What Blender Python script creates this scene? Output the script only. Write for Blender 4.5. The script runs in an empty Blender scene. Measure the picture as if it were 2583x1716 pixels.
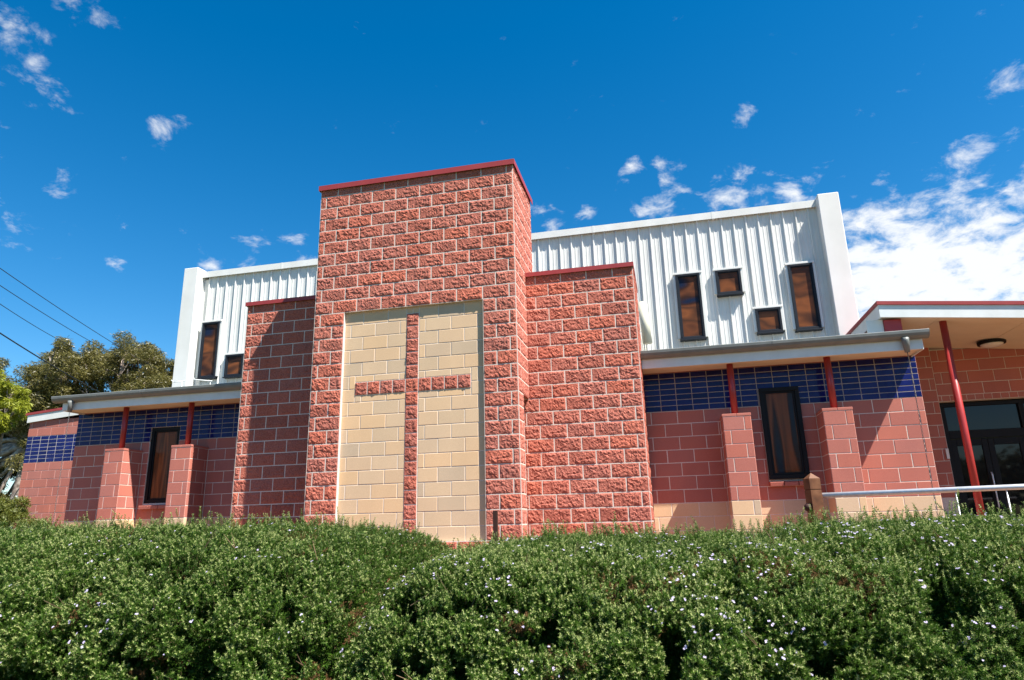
import bpy, bmesh, math, random
import numpy as np
from mathutils import Vector, Matrix, Euler, noise

random.seed(7); RNG = np.random.default_rng(7)
S = bpy.context.scene
COL = S.collection

# ------------------------------------------------------------------ camera
cam_d = bpy.data.cameras.new('camera'); cam = bpy.data.objects.new('camera', cam_d); COL.objects.link(cam)
cam_d.sensor_width = 36.0; cam_d.lens = 1704.23 / 2583 * 36.0
cam_d.clip_start = 0.05; cam_d.clip_end = 3000
PITCH, YAW, ROLL = 0.26645, 0.22115, -0.02515
cam.matrix_world = (Matrix.Translation((5.165, -9.077, 1.501)) @ Matrix.Rotation(YAW, 4, 'Z')
                    @ Matrix.Rotation(math.pi / 2 + PITCH, 4, 'X') @ Matrix.Rotation(ROLL, 4, 'Z'))
S.camera = cam

# ------------------------------------------------------------------ light
SUN = Vector((2.08, -1.0, 3.54)).normalized()
sun_d = bpy.data.lights.new('sun', 'SUN'); sun = bpy.data.objects.new('sun', sun_d); COL.objects.link(sun)
sun_d.energy = 5.0; sun_d.angle = math.radians(0.5); sun_d.color = (1.0, 0.95, 0.87)
sun.rotation_euler = (-SUN).to_track_quat('-Z', 'Y').to_euler(); sun.location = (20, -12, 40)

W = bpy.data.worlds.new('World'); S.world = W; W.use_nodes = True
wt = W.node_tree; wt.nodes.clear()
def wn(t): return wt.nodes.new(t)
def wl(a, b): wt.links.new(a, b)
sky = wn('ShaderNodeTexSky'); sky.sky_type = 'NISHITA'; sky.sun_disc = False
sky.sun_elevation = math.asin(SUN.z); sky.sun_rotation = math.atan2(SUN.x, SUN.y)
sky.altitude = 50; sky.air_density = 1.0; sky.dust_density = 0.3; sky.ozone_density = 2.5
SKY_STRENGTH = 0.068
hs = wn('ShaderNodeHueSaturation'); hs.inputs['Saturation'].default_value = 1.45; hs.inputs['Value'].default_value = 0.97
hs.inputs['Hue'].default_value = 0.496
wl(sky.outputs[0], hs.inputs['Color'])
tc = wn('ShaderNodeTexCoord')
nrm = wn('ShaderNodeVectorMath'); nrm.operation = 'NORMALIZE'; wl(tc.outputs['Generated'], nrm.inputs[0])
# cloud layer: the view direction projected on a flat layer overhead
sep = wn('ShaderNodeSeparateXYZ'); wl(nrm.outputs[0], sep.inputs[0])
def m(op, a, b=None, clamp=False):
    n = wn('ShaderNodeMath'); n.operation = op; n.use_clamp = clamp
    for i, v in enumerate((a, b)):
        if v is None: continue
        if isinstance(v, (int, float)): n.inputs[i].default_value = v
        else: wl(v, n.inputs[i])
    return n.outputs[0]
zc = m('ADD', m('MAXIMUM', sep.outputs[2], 0.02), 0.30)
cmb = wn('ShaderNodeCombineXYZ'); wl(m('DIVIDE', sep.outputs[0], zc), cmb.inputs[0]); wl(m('DIVIDE', sep.outputs[1], zc), cmb.inputs[1])
n1 = wn('ShaderNodeTexNoise'); n1.inputs['Scale'].default_value = 14.0; n1.inputs['Detail'].default_value = 9; n1.inputs['Roughness'].default_value = 0.62
n1.inputs['Distortion'].default_value = 0.25
wl(cmb.outputs[0], n1.inputs['Vector'])
n2 = wn('ShaderNodeTexNoise'); n2.inputs['Scale'].default_value = 0.9; n2.inputs['Detail'].default_value = 2
wl(cmb.outputs[0], n2.inputs['Vector'])
CLOUDS = [(-0.1616, 0.8921, 0.4219, 0.0166),(-0.1052, 0.9031, 0.4164, 0.0182),(-0.0426, 0.908, 0.4167, 0.0198),(0.0083, 0.9066, 0.4218, 0.0182),(0.0792, 0.9028, 0.4227, 0.0198),(0.1416, 0.8964, 0.42, 0.0166),(-0.5244, 0.7713, 0.3608, 0.0149),(-0.5681, 0.7483, 0.3425, 0.0132),(-0.6616, 0.4966, 0.5618, 0.0357),(-0.6334, 0.5126, 0.5798, 0.0306),(-0.6036, 0.5391, 0.5875, 0.0255),(-0.6735, 0.5219, 0.5235, 0.0204),(-0.6773, 0.5367, 0.5032, 0.0255),(-0.6917, 0.5388, 0.4809, 0.0306),(-0.6679, 0.573, 0.475, 0.0179),(-0.583, 0.6434, 0.4962, 0.023),(-0.6933, 0.5964, 0.4044, 0.0204),(-0.7282, 0.5875, 0.353, 0.0255),(-0.6964, 0.6216, 0.3587, 0.0153),(-0.6639, 0.6678, 0.3366, 0.0179),(-0.5757, 0.7419, 0.3438, 0.023),(-0.5334, 0.7668, 0.3572, 0.0306),(-0.483, 0.7922, 0.3731, 0.0306),(-0.1386, 0.8953, 0.4234, 0.0306),(-0.086, 0.896, 0.4356, 0.0255),(-0.0195, 0.8774, 0.4793, 0.0204),(0.0282, 0.8879, 0.4592, 0.0306),(0.0364, 0.9028, 0.4285, 0.0408),(0.1008, 0.8975, 0.4263, 0.043),(0.1319, 0.8936, 0.429, 0.0408),(0.132, 0.8462, 0.5163, 0.0153),(0.1852, 0.843, 0.5051, 0.0153),(0.1956, 0.8898, 0.4122, 0.0408),(-0.0082, 0.9058, 0.4236, 0.0357),(0.3922, 0.8229, 0.4111, 0.0357),(0.4113, 0.7819, 0.4684, 0.0306),(0.3422, 0.8755, 0.325, 0.06),(0.3979, 0.8608, 0.300, 0.066),(0.3188, 0.9053, 0.2808, 0.1021),(0.376, 0.8923, 0.2497, 0.1123),(0.4245, 0.8656, 0.2658, 0.0765),(0.4275, 0.818, 0.3848, 0.0255),(0.47,0.85,0.2,0.16),(0.25,0.95,0.16,0.14)]
# cloud banks: gathered cover around these sky directions, broken up by the noise
cover = None
for (x, y, z, r) in CLOUDS:
    d = wn('ShaderNodeVectorMath'); d.operation = 'DISTANCE'; wl(nrm.outputs[0], d.inputs[0]); d.inputs[1].default_value = Vector((x, y, z)).normalized()
    f = m('SUBTRACT', 1.0, m('DIVIDE', d.outputs['Value'], r * 1.75), True)
    if r > .058: f = m('MULTIPLY', f, 1.28, True)
    f = m('MULTIPLY', f, min(1.0, 0.26 + r * 8.0))
    cover = f if cover is None else m('MAXIMUM', cover, f)
cover = m('ADD', cover, m('MULTIPLY', m('SUBTRACT', n2.outputs[0], 0.52), 0.25))
dens = m('ADD', m('MULTIPLY', n1.outputs[0], 1.5), m('MULTIPLY', cover, 0.70))
mr = wn('ShaderNodeMapRange'); mr.interpolation_type = 'SMOOTHSTEP'; wl(dens, mr.inputs[0])
mr.inputs[1].default_value = 0.97; mr.inputs[2].default_value = 1.42
cl = wn('ShaderNodeMix'); cl.data_type = 'RGBA'
wl(m('MULTIPLY', mr.outputs[0], 0.93), cl.inputs[0]); wl(hs.outputs[0], cl.inputs[6]); cl.inputs[7].default_value = (5.9, 6.0, 6.1, 1)
bg = wn('ShaderNodeBackground'); bg.inputs['Strength'].default_value = SKY_STRENGTH
wo = wn('ShaderNodeOutputWorld'); wl(cl.outputs[2], bg.inputs[0]); wl(bg.outputs[0], wo.inputs[0])
S.view_settings.view_transform = 'Standard'; S.view_settings.look = 'None'
S.view_settings.exposure = 1.4; S.view_settings.gamma = 1.0; S.view_settings.use_curve_mapping = False
S.render.engine = 'CYCLES'

# ------------------------------------------------------------------ materials
def mat(name, col, rough=0.7, spec=0.3, metal=0.0):
    M = bpy.data.materials.new(name); M.use_nodes = True
    b = M.node_tree.nodes['Principled BSDF']
    b.inputs['Base Color'].default_value = (*col, 1); b.inputs['Roughness'].default_value = rough
    b.inputs['Specular IOR Level'].default_value = spec; b.inputs['Metallic'].default_value = metal
    return M
def grain(M, cols, scale=60, detail=6, bump=0.3, bscale=120, dist=0.004, per_object=None, wear=None, streak=.5):
    """speckled colour, fine relief, per-piece tint"""
    nt = M.node_tree; N = nt.nodes; L = nt.links; b = N['Principled BSDF']
    t = N.new('ShaderNodeTexCoord')
    geo = N.new('ShaderNodeNewGeometry')
    no = N.new('ShaderNodeTexNoise'); no.inputs['Scale'].default_value = scale; no.inputs['Detail'].default_value = detail
    L.new(geo.outputs['Position'], no.inputs['Vector'])
    r = N.new('ShaderNodeValToRGB'); e = r.color_ramp.elements
    e[0].position = 0.3; e[1].position = 0.7; e[0].color = (*cols[0], 1); e[1].color = (*cols[-1], 1)
    for i, c in enumerate(cols[1:-1]):
        x = e.new(0.3 + 0.4 * (i + 1) / (len(cols) - 1)); x.color = (*c, 1)
    L.new(no.outputs[0], r.inputs[0]); out = r.outputs[0]
    if per_object:
        oi = N.new('ShaderNodeObjectInfo')
        r2 = N.new('ShaderNodeValToRGB'); r2.color_ramp.interpolation = 'LINEAR'; e = r2.color_ramp.elements
        n = len(per_object); e[0].position = 0; e[1].position = 1; e[0].color = (*per_object[0], 1); e[1].color = (*per_object[-1], 1)
        for i, c in enumerate(per_object[1:-1]):
            x = e.new((i + 1) / (n - 1)); x.color = (*c, 1)
        L.new(oi.outputs['Random'], r2.inputs[0])
        mx = N.new('ShaderNodeMix'); mx.data_type = 'RGBA'; mx.blend_type = 'MULTIPLY'; mx.inputs[0].default_value = 1
        L.new(out, mx.inputs[6]); L.new(r2.outputs[0], mx.inputs[7]); out = mx.outputs[2]
    if wear:
        # wear: (scale, low colour multiplier, amount)
        nw = N.new('ShaderNodeTexNoise'); nw.inputs['Scale'].default_value = wear[0]; nw.inputs['Detail'].default_value = 5
        mw = N.new('ShaderNodeMapping'); mw.inputs['Scale'].default_value = (1, 1, streak); L.new(geo.outputs['Position'], mw.inputs['Vector']); L.new(mw.outputs[0], nw.inputs['Vector'])
        rw = N.new('ShaderNodeValToRGB'); e = rw.color_ramp.elements; e[0].position = .35; e[1].position = .62
        e[0].color = (*wear[1], 1); e[1].color = (1, 1, 1, 1); L.new(nw.outputs[0], rw.inputs[0])
        mx = N.new('ShaderNodeMix'); mx.data_type = 'RGBA'; mx.blend_type = 'MULTIPLY'; mx.inputs[0].default_value = wear[2]
        L.new(out, mx.inputs[6]); L.new(rw.outputs[0], mx.inputs[7]); out = mx.outputs[2]
    L.new(out, b.inputs['Base Color'])
    if bump:
        nb = N.new('ShaderNodeTexNoise'); nb.inputs['Scale'].default_value = bscale; nb.inputs['Detail'].default_value = 6
        L.new(geo.outputs['Position'], nb.inputs['Vector'])
        bp = N.new('ShaderNodeBump'); bp.inputs['Strength'].default_value = bump; bp.inputs['Distance'].default_value = dist
        L.new(nb.outputs[0], bp.inputs['Height']); L.new(bp.outputs[0], b.inputs['Normal'])
    return M
V = lambda a, lo, hi: tuple(lo + (hi - lo) * a for _ in range(3))
M_split = grain(mat('split_red', (.4, .12, .09), .9, .15), [(.34, .098, .066), (.445, .142, .098), (.54, .195, .142)], 55, 8, .8, 70, .012,
                per_object=[(.82, .80, .80), (1.02, 1.0, 1.0), (.90, .98, 1.04), (1.08, .97, .88), (.88, .90, .92), (1.0, 1.06, 1.08)], wear=(1.1, (.80, .78, .80), .7))
M_smooth = grain(mat('smooth_red', (.4, .13, .1), .88, .2), [(.385, .130, .096), (.43, .155, .117), (.475, .182, .141)], 160, 6, .25, 260, .003,
                 per_object=[(.90, .86, .88), (1.0, 1.0, 1.0), (.95, 1.02, 1.08), (1.06, .97, .90), (.97, .93, .93)], wear=(2.2, (.84, .84, .88), .6))
M_cream = grain(mat('cream_block', (.55, .42, .24), .9, .2), [(.60, .42, .262), (.645, .46, .292), (.69, .50, .322)], 140, 6, .2, 240, .003,
                per_object=[(.80, .85, .92), (.92, .93, .93), (1.0, 1.0, 1.0), (.88, .90, .94), (1.06, .98, .88), (.97, .97, .97), (1.04, .97, .86), (.93, .94, .98)], wear=(1.6, (.86, .87, .88), .6))
M_mortar = grain(mat('mortar', (.6, .54, .46), .95, .1), [(.58, .51, .44), (.70, .625, .55)], 40, 5, .2, 150, .003)
M_grout = mat('grout', (.30, .27, .255), .9, .1)
M_tile = grain(mat('glazed_blue', (.012, .016, .12), .12, .16), [(.007, .010, .085), (.010, .015, .115)], 9, 3, .08, 20, .004, per_object=[(.65, .7, .75), (1, 1, 1), (1.3, 1.35, 1.2), (.9, .9, .95)])
M_redmetal = grain(mat('red_metal', (.36, .05, .05), .45, .4), [(.28, .034, .034), (.32, .045, .042)], 5, 4, 0)
M_redpole = grain(mat('red_pole', (.36, .03, .025), .38, .45), [(.29, .024, .022), (.35, .030, .026)], 4, 4, 0)
M_white = grain(mat('white_steel', (.75, .76, .72), .38, .4), [(.66, .66, .63), (.72, .72, .69)], 2.2, 5, 0, wear=(3.2, (.86, .85, .81), .45), streak=.12)
M_gutter = grain(mat('gutter_grey', (.24, .26, .25), .42, .4), [(.155, .168, .162), (.19, .20, .192)], 6, 5, 0, wear=(7, (.85, .85, .82), .6))
M_fascia = grain(mat('fascia_grey', (.5, .55, .55), .5, .35), [(.64, .68, .68), (.70, .73, .725)], 5, 4, 0, wear=(6, (.9, .9, .88), .6))
M_soffit = grain(mat('soffit_cream', (.6, .5, .34), .7, .2), [(.70, .61, .45), (.76, .66, .49)], 4, 4, .05, 90, .002)
M_frame = mat('dark_frame', (.012, .015, .021), .5, .22)
M_black = mat('black_frame', (.008, .008, .009), .55, .18)
M_sill = M_smooth
M_glass = mat('door_glass', (.008, .009, .010), .03, .32)
M_timber = grain(mat('stained_timber', (.2, .08, .03), .6, .3), [(.07, .026, .010), (.115, .044, .017), (.165, .070, .030)], 9, 8, .3, 40, .004)
M_alu = grain(mat('galvanised', (.7, .7, .72), .42, .5, .35), [(.62, .62, .63), (.74, .74, .75)], 30, 4, 0)
M_dsteel = mat('rusty_steel', (.045, .018, .012), .6, .3)
M_chain = mat('chain_metal', (.10, .10, .10), .5, .4, .5)
M_tube = mat('cream_plastic', (.56, .54, .43), .5, .3)
M_wire = mat('cable_black', (.015, .015, .017), .6, .3)
M_bark = grain(mat('bark', (.3, .24, .2), .9, .1), [(.13, .095, .075), (.28, .22, .185), (.42, .36, .31)], 5, 6, .5, 30, .02)
M_paving = grain(mat('terracotta_paving', (.12, .085, .055), .95, .1), [(.14, .070, .040), (.22, .115, .066), (.28, .155, .095)], 3, 8, .5, 20, .03)  # terracotta paving, coloured warm and bright for its bounce onto shaded walls
M_grass = grain(mat('lawn', (.07, .085, .03), .95, .1), [(.03, .04, .012), (.06, .075, .024), (.10, .10, .04)], 2.5, 8, .5, 25, .03)
M_lamp = mat('lamp_glass', (.75, .72, .66), .25, .5)
M_twig = grain(mat('twig', (.16, .10, .06), .9, .1), [(.11, .07, .04), (.22, .15, .09)], 40, 4, 0)

def leafmat(name, cols, trans=0.35, rough=0.45, spec=.4):
    M = bpy.data.materials.new(name); M.use_nodes = True; nt = M.node_tree; N = nt.nodes; L = nt.links
    b = N['Principled BSDF']; b.inputs['Roughness'].default_value = rough; b.inputs['Specular IOR Level'].default_value = spec
    oi = N.new('ShaderNodeObjectInfo'); geo = N.new('ShaderNodeNewGeometry')
    at = N.new('ShaderNodeAttribute'); at.attribute_type = 'INSTANCER'; at.attribute_name = 'tint'
    no = N.new('ShaderNodeTexNoise'); no.inputs['Scale'].default_value = 1.6; no.inputs['Detail'].default_value = 3
    L.new(geo.outputs['Position'], no.inputs['Vector'])
    ad = N.new('ShaderNodeMath'); ad.operation = 'ADD'
    mu = N.new('ShaderNodeMath'); mu.operation = 'MULTIPLY'; mu.inputs[1].default_value = .62
    rp = N.new('ShaderNodeMath'); rp.operation = 'MULTIPLY'; rp.inputs[1].default_value = .45
    L.new(geo.outputs['Random Per Island'], rp.inputs[0]); L.new(no.outputs[0], mu.inputs[0])
    L.new(rp.outputs[0], ad.inputs[0]); L.new(mu.outputs[0], ad.inputs[1])
    r = N.new('ShaderNodeValToRGB'); e = r.color_ramp.elements; e[0].position = .15; e[1].position = .85
    e[0].color = (*cols[0], 1); e[1].color = (*cols[-1], 1)
    for i, c in enumerate(cols[1:-1]):
        x = e.new(.15 + .7 * (i + 1) / (len(cols) - 1)); x.color = (*c, 1)
    L.new(ad.outputs[0], r.inputs[0]); L.new(r.outputs[0], b.inputs['Base Color'])
    tr = N.new('ShaderNodeBsdfTranslucent'); L.new(r.outputs[0], tr.inputs['Color'])
    mx = N.new('ShaderNodeMixShader'); mx.inputs[0].default_value = trans
    L.new(b.outputs[0], mx.inputs[1]); L.new(tr.outputs[0], mx.inputs[2]); L.new(mx.outputs[0], N['Material Output'].inputs['Surface'])
    return M
M_leaf = leafmat('rosemary_leaf', [(.015, .048, .006), (.050, .112, .011), (.100, .178, .022)], .32, .55, .22)
M_leafpale = leafmat('rosemary_glint_tip_leaf', [(.17, .24, .055), (.31, .36, .12), (.46, .48, .21)], .3, .5, .25)  # pale tip leaves, colour lightened to hold painted sun highlights
M_dead = leafmat('dry_leaf', [(.08, .04, .016), (.16, .085, .035), (.24, .15, .07)], .2, .8, .1)
M_petal = leafmat('lilac_petal', [(.42, .36, .56), (.54, .48, .66), (.64, .60, .72)], .3, .6, .2)
M_euc = leafmat('eucalypt_leaf', [(.055, .056, .015), (.115, .105, .026), (.20, .17, .048)], .25, .4)
M_wat = leafmat('wattle_leaf', [(.12, .16, .010), (.24, .27, .018), (.36, .37, .03)], .4, .5)
M_bush = leafmat('bush_leaf', [(.06, .085, .012), (.12, .14, .02), (.20, .19, .035)], .35, .5)

def pane_mat(name, tints, scale, rough=.14):
    """leaded art glass: dark brown and amber sheets with blue sky reflections painted in as streaks, slightly wavy"""
    M = mat(name, (.1, .04, .02), rough, .14); nt = M.node_tree; N = nt.nodes; L = nt.links; b = N['Principled BSDF']
    geo = N.new('ShaderNodeNewGeometry'); oi = N.new('ShaderNodeObjectInfo')
    mp = N.new('ShaderNodeMapping'); L.new(geo.outputs['Position'], mp.inputs['Vector']); mp.inputs['Scale'].default_value = scale
    sc = N.new('ShaderNodeVectorMath'); sc.operation = 'SCALE'; sc.inputs['Scale'].default_value = 9.0
    cb = N.new('ShaderNodeCombineXYZ'); L.new(oi.outputs['Random'], cb.inputs[0]); L.new(oi.outputs['Random'], cb.inputs[2])
    L.new(cb.outputs[0], sc.inputs[0]); L.new(sc.outputs[0], mp.inputs['Location']); mp.inputs['Rotation'].default_value = (0, .38, 0)
    no = N.new('ShaderNodeTexNoise'); no.inputs['Scale'].default_value = 1.0; no.inputs['Detail'].default_value = 1.5; no.inputs['Distortion'].default_value = .15
    L.new(mp.outputs[0], no.inputs['Vector'])
    r = N.new('ShaderNodeValToRGB'); e = r.color_ramp.elements; e[0].position = .28; e[1].position = .72
    e[0].color = (*tints[0], 1); e[1].color = (*tints[-1], 1)
    for i, c in enumerate(tints[1:-1]):
        x = e.new(.28 + .44 * (i + 1) / (len(tints) - 1)); x.color = (*c, 1)
    L.new(no.outputs[0], r.inputs[0]); L.new(r.outputs[0], b.inputs['Base Color'])
    nb = N.new('ShaderNodeTexNoise'); nb.inputs['Scale'].default_value = 9; L.new(geo.outputs['Position'], nb.inputs['Vector'])
    bp = N.new('ShaderNodeBump'); bp.inputs['Strength'].default_value = .12; bp.inputs['Distance'].default_value = .02
    L.new(nb.outputs[0], bp.inputs['Height']); L.new(bp.outputs[0], b.inputs['Normal'])
    return M
M_art = pane_mat('art_glass', [(.012, .018, .04), (.04, .018, .011), (.13, .046, .019), (.07, .03, .015), (.20, .068, .024), (.09, .035, .016), (.02, .013, .011)], (1.1, 1, 2.4))  # the bluish tint is sky reflection put into the pane colour
M_artwing = pane_mat('art_glass_tall', [(.012, .018, .03), (.03, .016, .012), (.17, .058, .022), (.09, .038, .018), (.24, .08, .028), (.02, .012, .010)], (6.5, 1, .55))

# ------------------------------------------------------------------ helpers
def link(o, parent=None):
    COL.objects.link(o)
    if parent is not None: o.parent = parent
    return o
def mesh_obj(name, verts, faces, m_, parent=None, smooth=False):
    me = bpy.data.meshes.new(name); me.from_pydata([tuple(v) for v in verts], [], faces); me.update()
    for mm in (m_ if isinstance(m_, (list, tuple)) else [m_]): me.materials.append(mm)
    if smooth: me.polygons.foreach_set('use_smooth', [True] * len(me.polygons))
    return link(bpy.data.objects.new(name, me), parent)
def bm_obj(name, bm, m_, parent=None, smooth=False):
    me = bpy.data.meshes.new(name); bm.to_mesh(me); bm.free()
    for mm in (m_ if isinstance(m_, (list, tuple)) else [m_]): me.materials.append(mm)
    if smooth: me.polygons.foreach_set('use_smooth', [True] * len(me.polygons))
    return link(bpy.data.objects.new(name, me), parent)
def add_box(bm, x0, x1, y0, y1, z0, z1, bev=0.0, mi=0):
    vs = [bm.verts.new(p) for p in [(x0, y0, z0), (x1, y0, z0), (x1, y1, z0), (x0, y1, z0), (x0, y0, z1), (x1, y0, z1), (x1, y1, z1), (x0, y1, z1)]]
    fs = [bm.faces.new([vs[i] for i in f]) for f in [(0, 3, 2, 1), (4, 5, 6, 7), (0, 1, 5, 4), (1, 2, 6, 5), (2, 3, 7, 6), (3, 0, 4, 7)]]
    for f in fs: f.material_index = mi
    if bev:
        es = list({e for f in fs for e in f.edges})
        r = bmesh.ops.bevel(bm, geom=es, offset=bev, segments=1, affect='EDGES', profile=.5)
        for f in r['faces']: f.material_index = mi
    return vs
def box(name, x0, x1, y0, y1, z0, z1, m_, parent=None, bev=0.0):
    bm = bmesh.new(); add_box(bm, x0, x1, y0, y1, z0, z1, bev); return bm_obj(name, bm, m_, parent)
def add_tube(bm, pts, rad, n=10, cap=True):
    """tapered tube through pts; rad a number or a list"""
    pts = [Vector(p) for p in pts]; R = rad if isinstance(rad, (list, tuple)) else [rad] * len(pts)
    rings = []; prev = None
    for i, p in enumerate(pts):
        t = (pts[min(i + 1, len(pts) - 1)] - pts[max(i - 1, 0)]).normalized()
        ref = prev if prev is not None else (Vector((1, 0, 0)) if abs(t.x) < .8 else Vector((0, 1, 0)))
        u = (ref - t * ref.dot(t)).normalized(); prev = u; v = t.cross(u)
        rings.append([bm.verts.new(p + (u * math.cos(2 * math.pi * k / n) + v * math.sin(2 * math.pi * k / n)) * R[i]) for k in range(n)])
    for a, b in zip(rings, rings[1:]):
        for k in range(n): bm.faces.new((a[k], a[(k + 1) % n], b[(k + 1) % n], b[k]))
    if cap: bm.faces.new(list(reversed(rings[0]))); bm.faces.new(rings[-1])
def tube(name, pts, rad, m_, parent=None, n=12):
    bm = bmesh.new(); add_tube(bm, pts, rad, n); return bm_obj(name, bm, m_, parent, True)
def thing(name, label, cat, loc=(0, 0, 0), group=None):
    o = bpy.data.objects.new(name, None); COL.objects.link(o); o.empty_display_size = .2
    o.location = loc; o['label'] = label; o['category'] = cat
    if group: o['group'] = group
    return o
def tag(o, label, cat, group=None):
    o['label'] = label; o['category'] = cat
    if group: o['group'] = group
    return o

# -------- masonry units (shared meshes) --------
JT = 0.0135
JS = 0.0105   # sawn and smooth units have finer joints
_cache = {}
def split_mesh(w, h, var):
    """rock-faced unit: front outline at y=0, broken face bulging toward -y"""
    key = ('s', round(w, 3), round(h, 3), var)
    if key in _cache: return _cache[key]
    nx = max(5, int(round(w / .0165))); nz = max(5, int(round(h / .0165)))
    tr_ = random.Random(var * 31 + nx); tx = tr_.uniform(-.7, .7); tz = tr_.uniform(-.5, .5)
    off = Vector((var * 7.31 + w * 13, 3.7 * var, h * 5))
    vs = []; fs = []
    for j in range(nz + 1):
        for i in range(nx + 1):
            u = i / nx; v = j / nz; ex = min(u, 1 - u) * w; ez = min(v, 1 - v) * h
            e = min(1.0, min(ex, ez) / .024) ** .7
            p = Vector((u * w, 0, v * h)) + off
            d = noise.noise(p * 9) * .35 + noise.noise(p * 26) * .60 + noise.noise(p * 56) * .60 + tx * (u - .5) + tz * (v - .5)
            y = -.0016 - e * max(.0004, .0058 + .0150 * d) - .0008 * noise.noise(p * 60)
            jx = .004 * noise.noise(p * 40 + Vector((9, 9, 9))) * (0 < i < nx); jz = .004 * noise.noise(p * 40 + Vector((5, 1, 7))) * (0 < j < nz)
            vs.append((u * w + jx, y, v * h + jz))
    for j in range(nz):
        for i in range(nx):
            a = j * (nx + 1) + i
            if (i + j + var) % 2: fs += [(a, a + 1, a + nx + 2), (a, a + nx + 2, a + nx + 1)]
            else: fs += [(a, a + 1, a + nx + 1), (a + 1, a + nx + 2, a + nx + 1)]
    b0 = len(vs); vs += [(0, .03, 0), (w, .03, 0), (w, .03, h), (0, .03, h)]
    bot = list(range(0, nx + 1)); top = [nz * (nx + 1) + i for i in range(nx + 1)]
    lef = [j * (nx + 1) for j in range(nz + 1)]; rig = [j * (nx + 1) + nx for j in range(nz + 1)]
    fs += [tuple([b0, b0 + 1] + bot[::-1]), tuple([b0 + 2, b0 + 3] + top), tuple([b0 + 3, b0] + lef), tuple([b0 + 1, b0 + 2] + rig[::-1])]
    me = bpy.data.meshes.new('split_block'); me.from_pydata(vs, [], fs); me.update(); me.materials.append(M_split)
    _cache[key] = me; return me
def plain_mesh(w, h, m_, dep=.03, bev=.004, nm='block'):
    key = ('p', round(w, 3), round(h, 3), m_.name, dep)
    if key in _cache: return _cache[key]
    b = bev
    vs = [(b, 0, b), (w - b, 0, b), (w - b, 0, h - b), (b, 0, h - b), (0, b, 0), (w, b, 0), (w, b, h), (0, b, h), (0, dep, 0), (w, dep, 0), (w, dep, h), (0, dep, h)]
    fs = [(0, 1, 2, 3), (4, 5, 1, 0), (5, 6, 2, 1), (6, 7, 3, 2), (7, 4, 0, 3), (8, 9, 5, 4), (9, 10, 6, 5), (10, 11, 7, 6), (11, 8, 4, 7)]
    me = bpy.data.meshes.new(nm); me.from_pydata(vs, [], fs); me.update(); me.materials.append(m_)
    _cache[key] = me; return me
def q5(v): return round(v * 200) / 200     # 5 mm steps so that alike units share a mesh
def unit(kind, name, x, y, z, w, h, parent, rotz=0.0):
    J_ = .007 if kind == 'tile' else JT if kind == 'split' else JS
    w -= J_; h -= J_
    if w < .015 or h < .015: return None
    w2 = q5(w) if abs(q5(w) - w) < .003 else w
    if kind == 'split': me = split_mesh(w2, h, random.randrange(10))
    else: me = plain_mesh(w2, h, {'smooth': M_smooth, 'cream': M_cream, 'tile': M_tile, 'splitflat': M_split}[kind], nm=name)
    o = bpy.data.objects.new(name, me); o.rotation_euler = (0, 0, rotz)
    c, s = math.cos(rotz), math.sin(rotz)
    o.location = (x + c * J_ / 2, y + s * J_ / 2, z + J_ / 2)
    if kind != 'split':
        k_ = .0012 if kind != 'tile' else .0004
        dy = random.uniform(-k_, k_); o.location.x += -s * dy; o.location.y += c * dy
        if kind == 'tile': o.rotation_euler = (random.uniform(-.006, .006), 0, rotz + random.uniform(-.005, .005))
        else: o.rotation_euler = (random.uniform(-.004, .004), random.uniform(-.0015, .0015), rotz + random.uniform(-.003, .003))
    return link(o, parent)
def cuts(x0, x1, j0, step=.4):
    k = math.ceil((x0 - j0) / step - 1e-6); xs = [x0]
    while j0 + k * step < x1 - 1e-6:
        if j0 + k * step > x0 + .02 and j0 + k * step < x1 - .02: xs.append(j0 + k * step)
        k += 1
    return xs + [x1]
def minus(x0, x1, holes):
    seg = [(x0, x1)]
    for a, b in holes:
        out = []
        for s, e in seg:
            if b <= s or a >= e: out.append((s, e)); continue
            if a - s > .015: out.append((s, a))
            if e - b > .015: out.append((b, e))
        seg = out
    return seg
def course(kind, name, parent, x0, x1, z, h, j0, y, holes=(), step=.4):
    """one course of units between x0 and x1, joints at j0+k*step, leaving out the holes"""
    for s, e in minus(x0, x1, holes):
        xs = cuts(s, e, j0, step)
        for a, b in zip(xs, xs[1:]): unit(kind, name, a, y, z, b - a, h, parent)
def stuff_units(name, parent, m_, rects, rough=False):
    """masonry too low, hidden or edge-on to pick apart: one joined part. rect = (origin, rotz, w, h)"""
    vs = []; fs = []
    for i, (p, rz, w, h) in enumerate(rects):
        me = split_mesh(q5(w - JT), h - JT, i % 10) if rough else plain_mesh(q5(w - JS), h - JS, m_)
        c, s = math.cos(rz), math.sin(rz); n0 = len(vs)
        for v in me.vertices:
            X = v.co.x + JT / 2; vs.append((p[0] + c * X - s * v.co.y, p[1] + s * X + c * v.co.y, p[2] + v.co.z + JT / 2))
        fs += [tuple(n0 + k for k in f.vertices) for f in me.polygons]
    o = mesh_obj(name, vs, fs, m_, parent); o['kind'] = 'stuff'; return o

ZT = 6.9; ZW = 3.15
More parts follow.
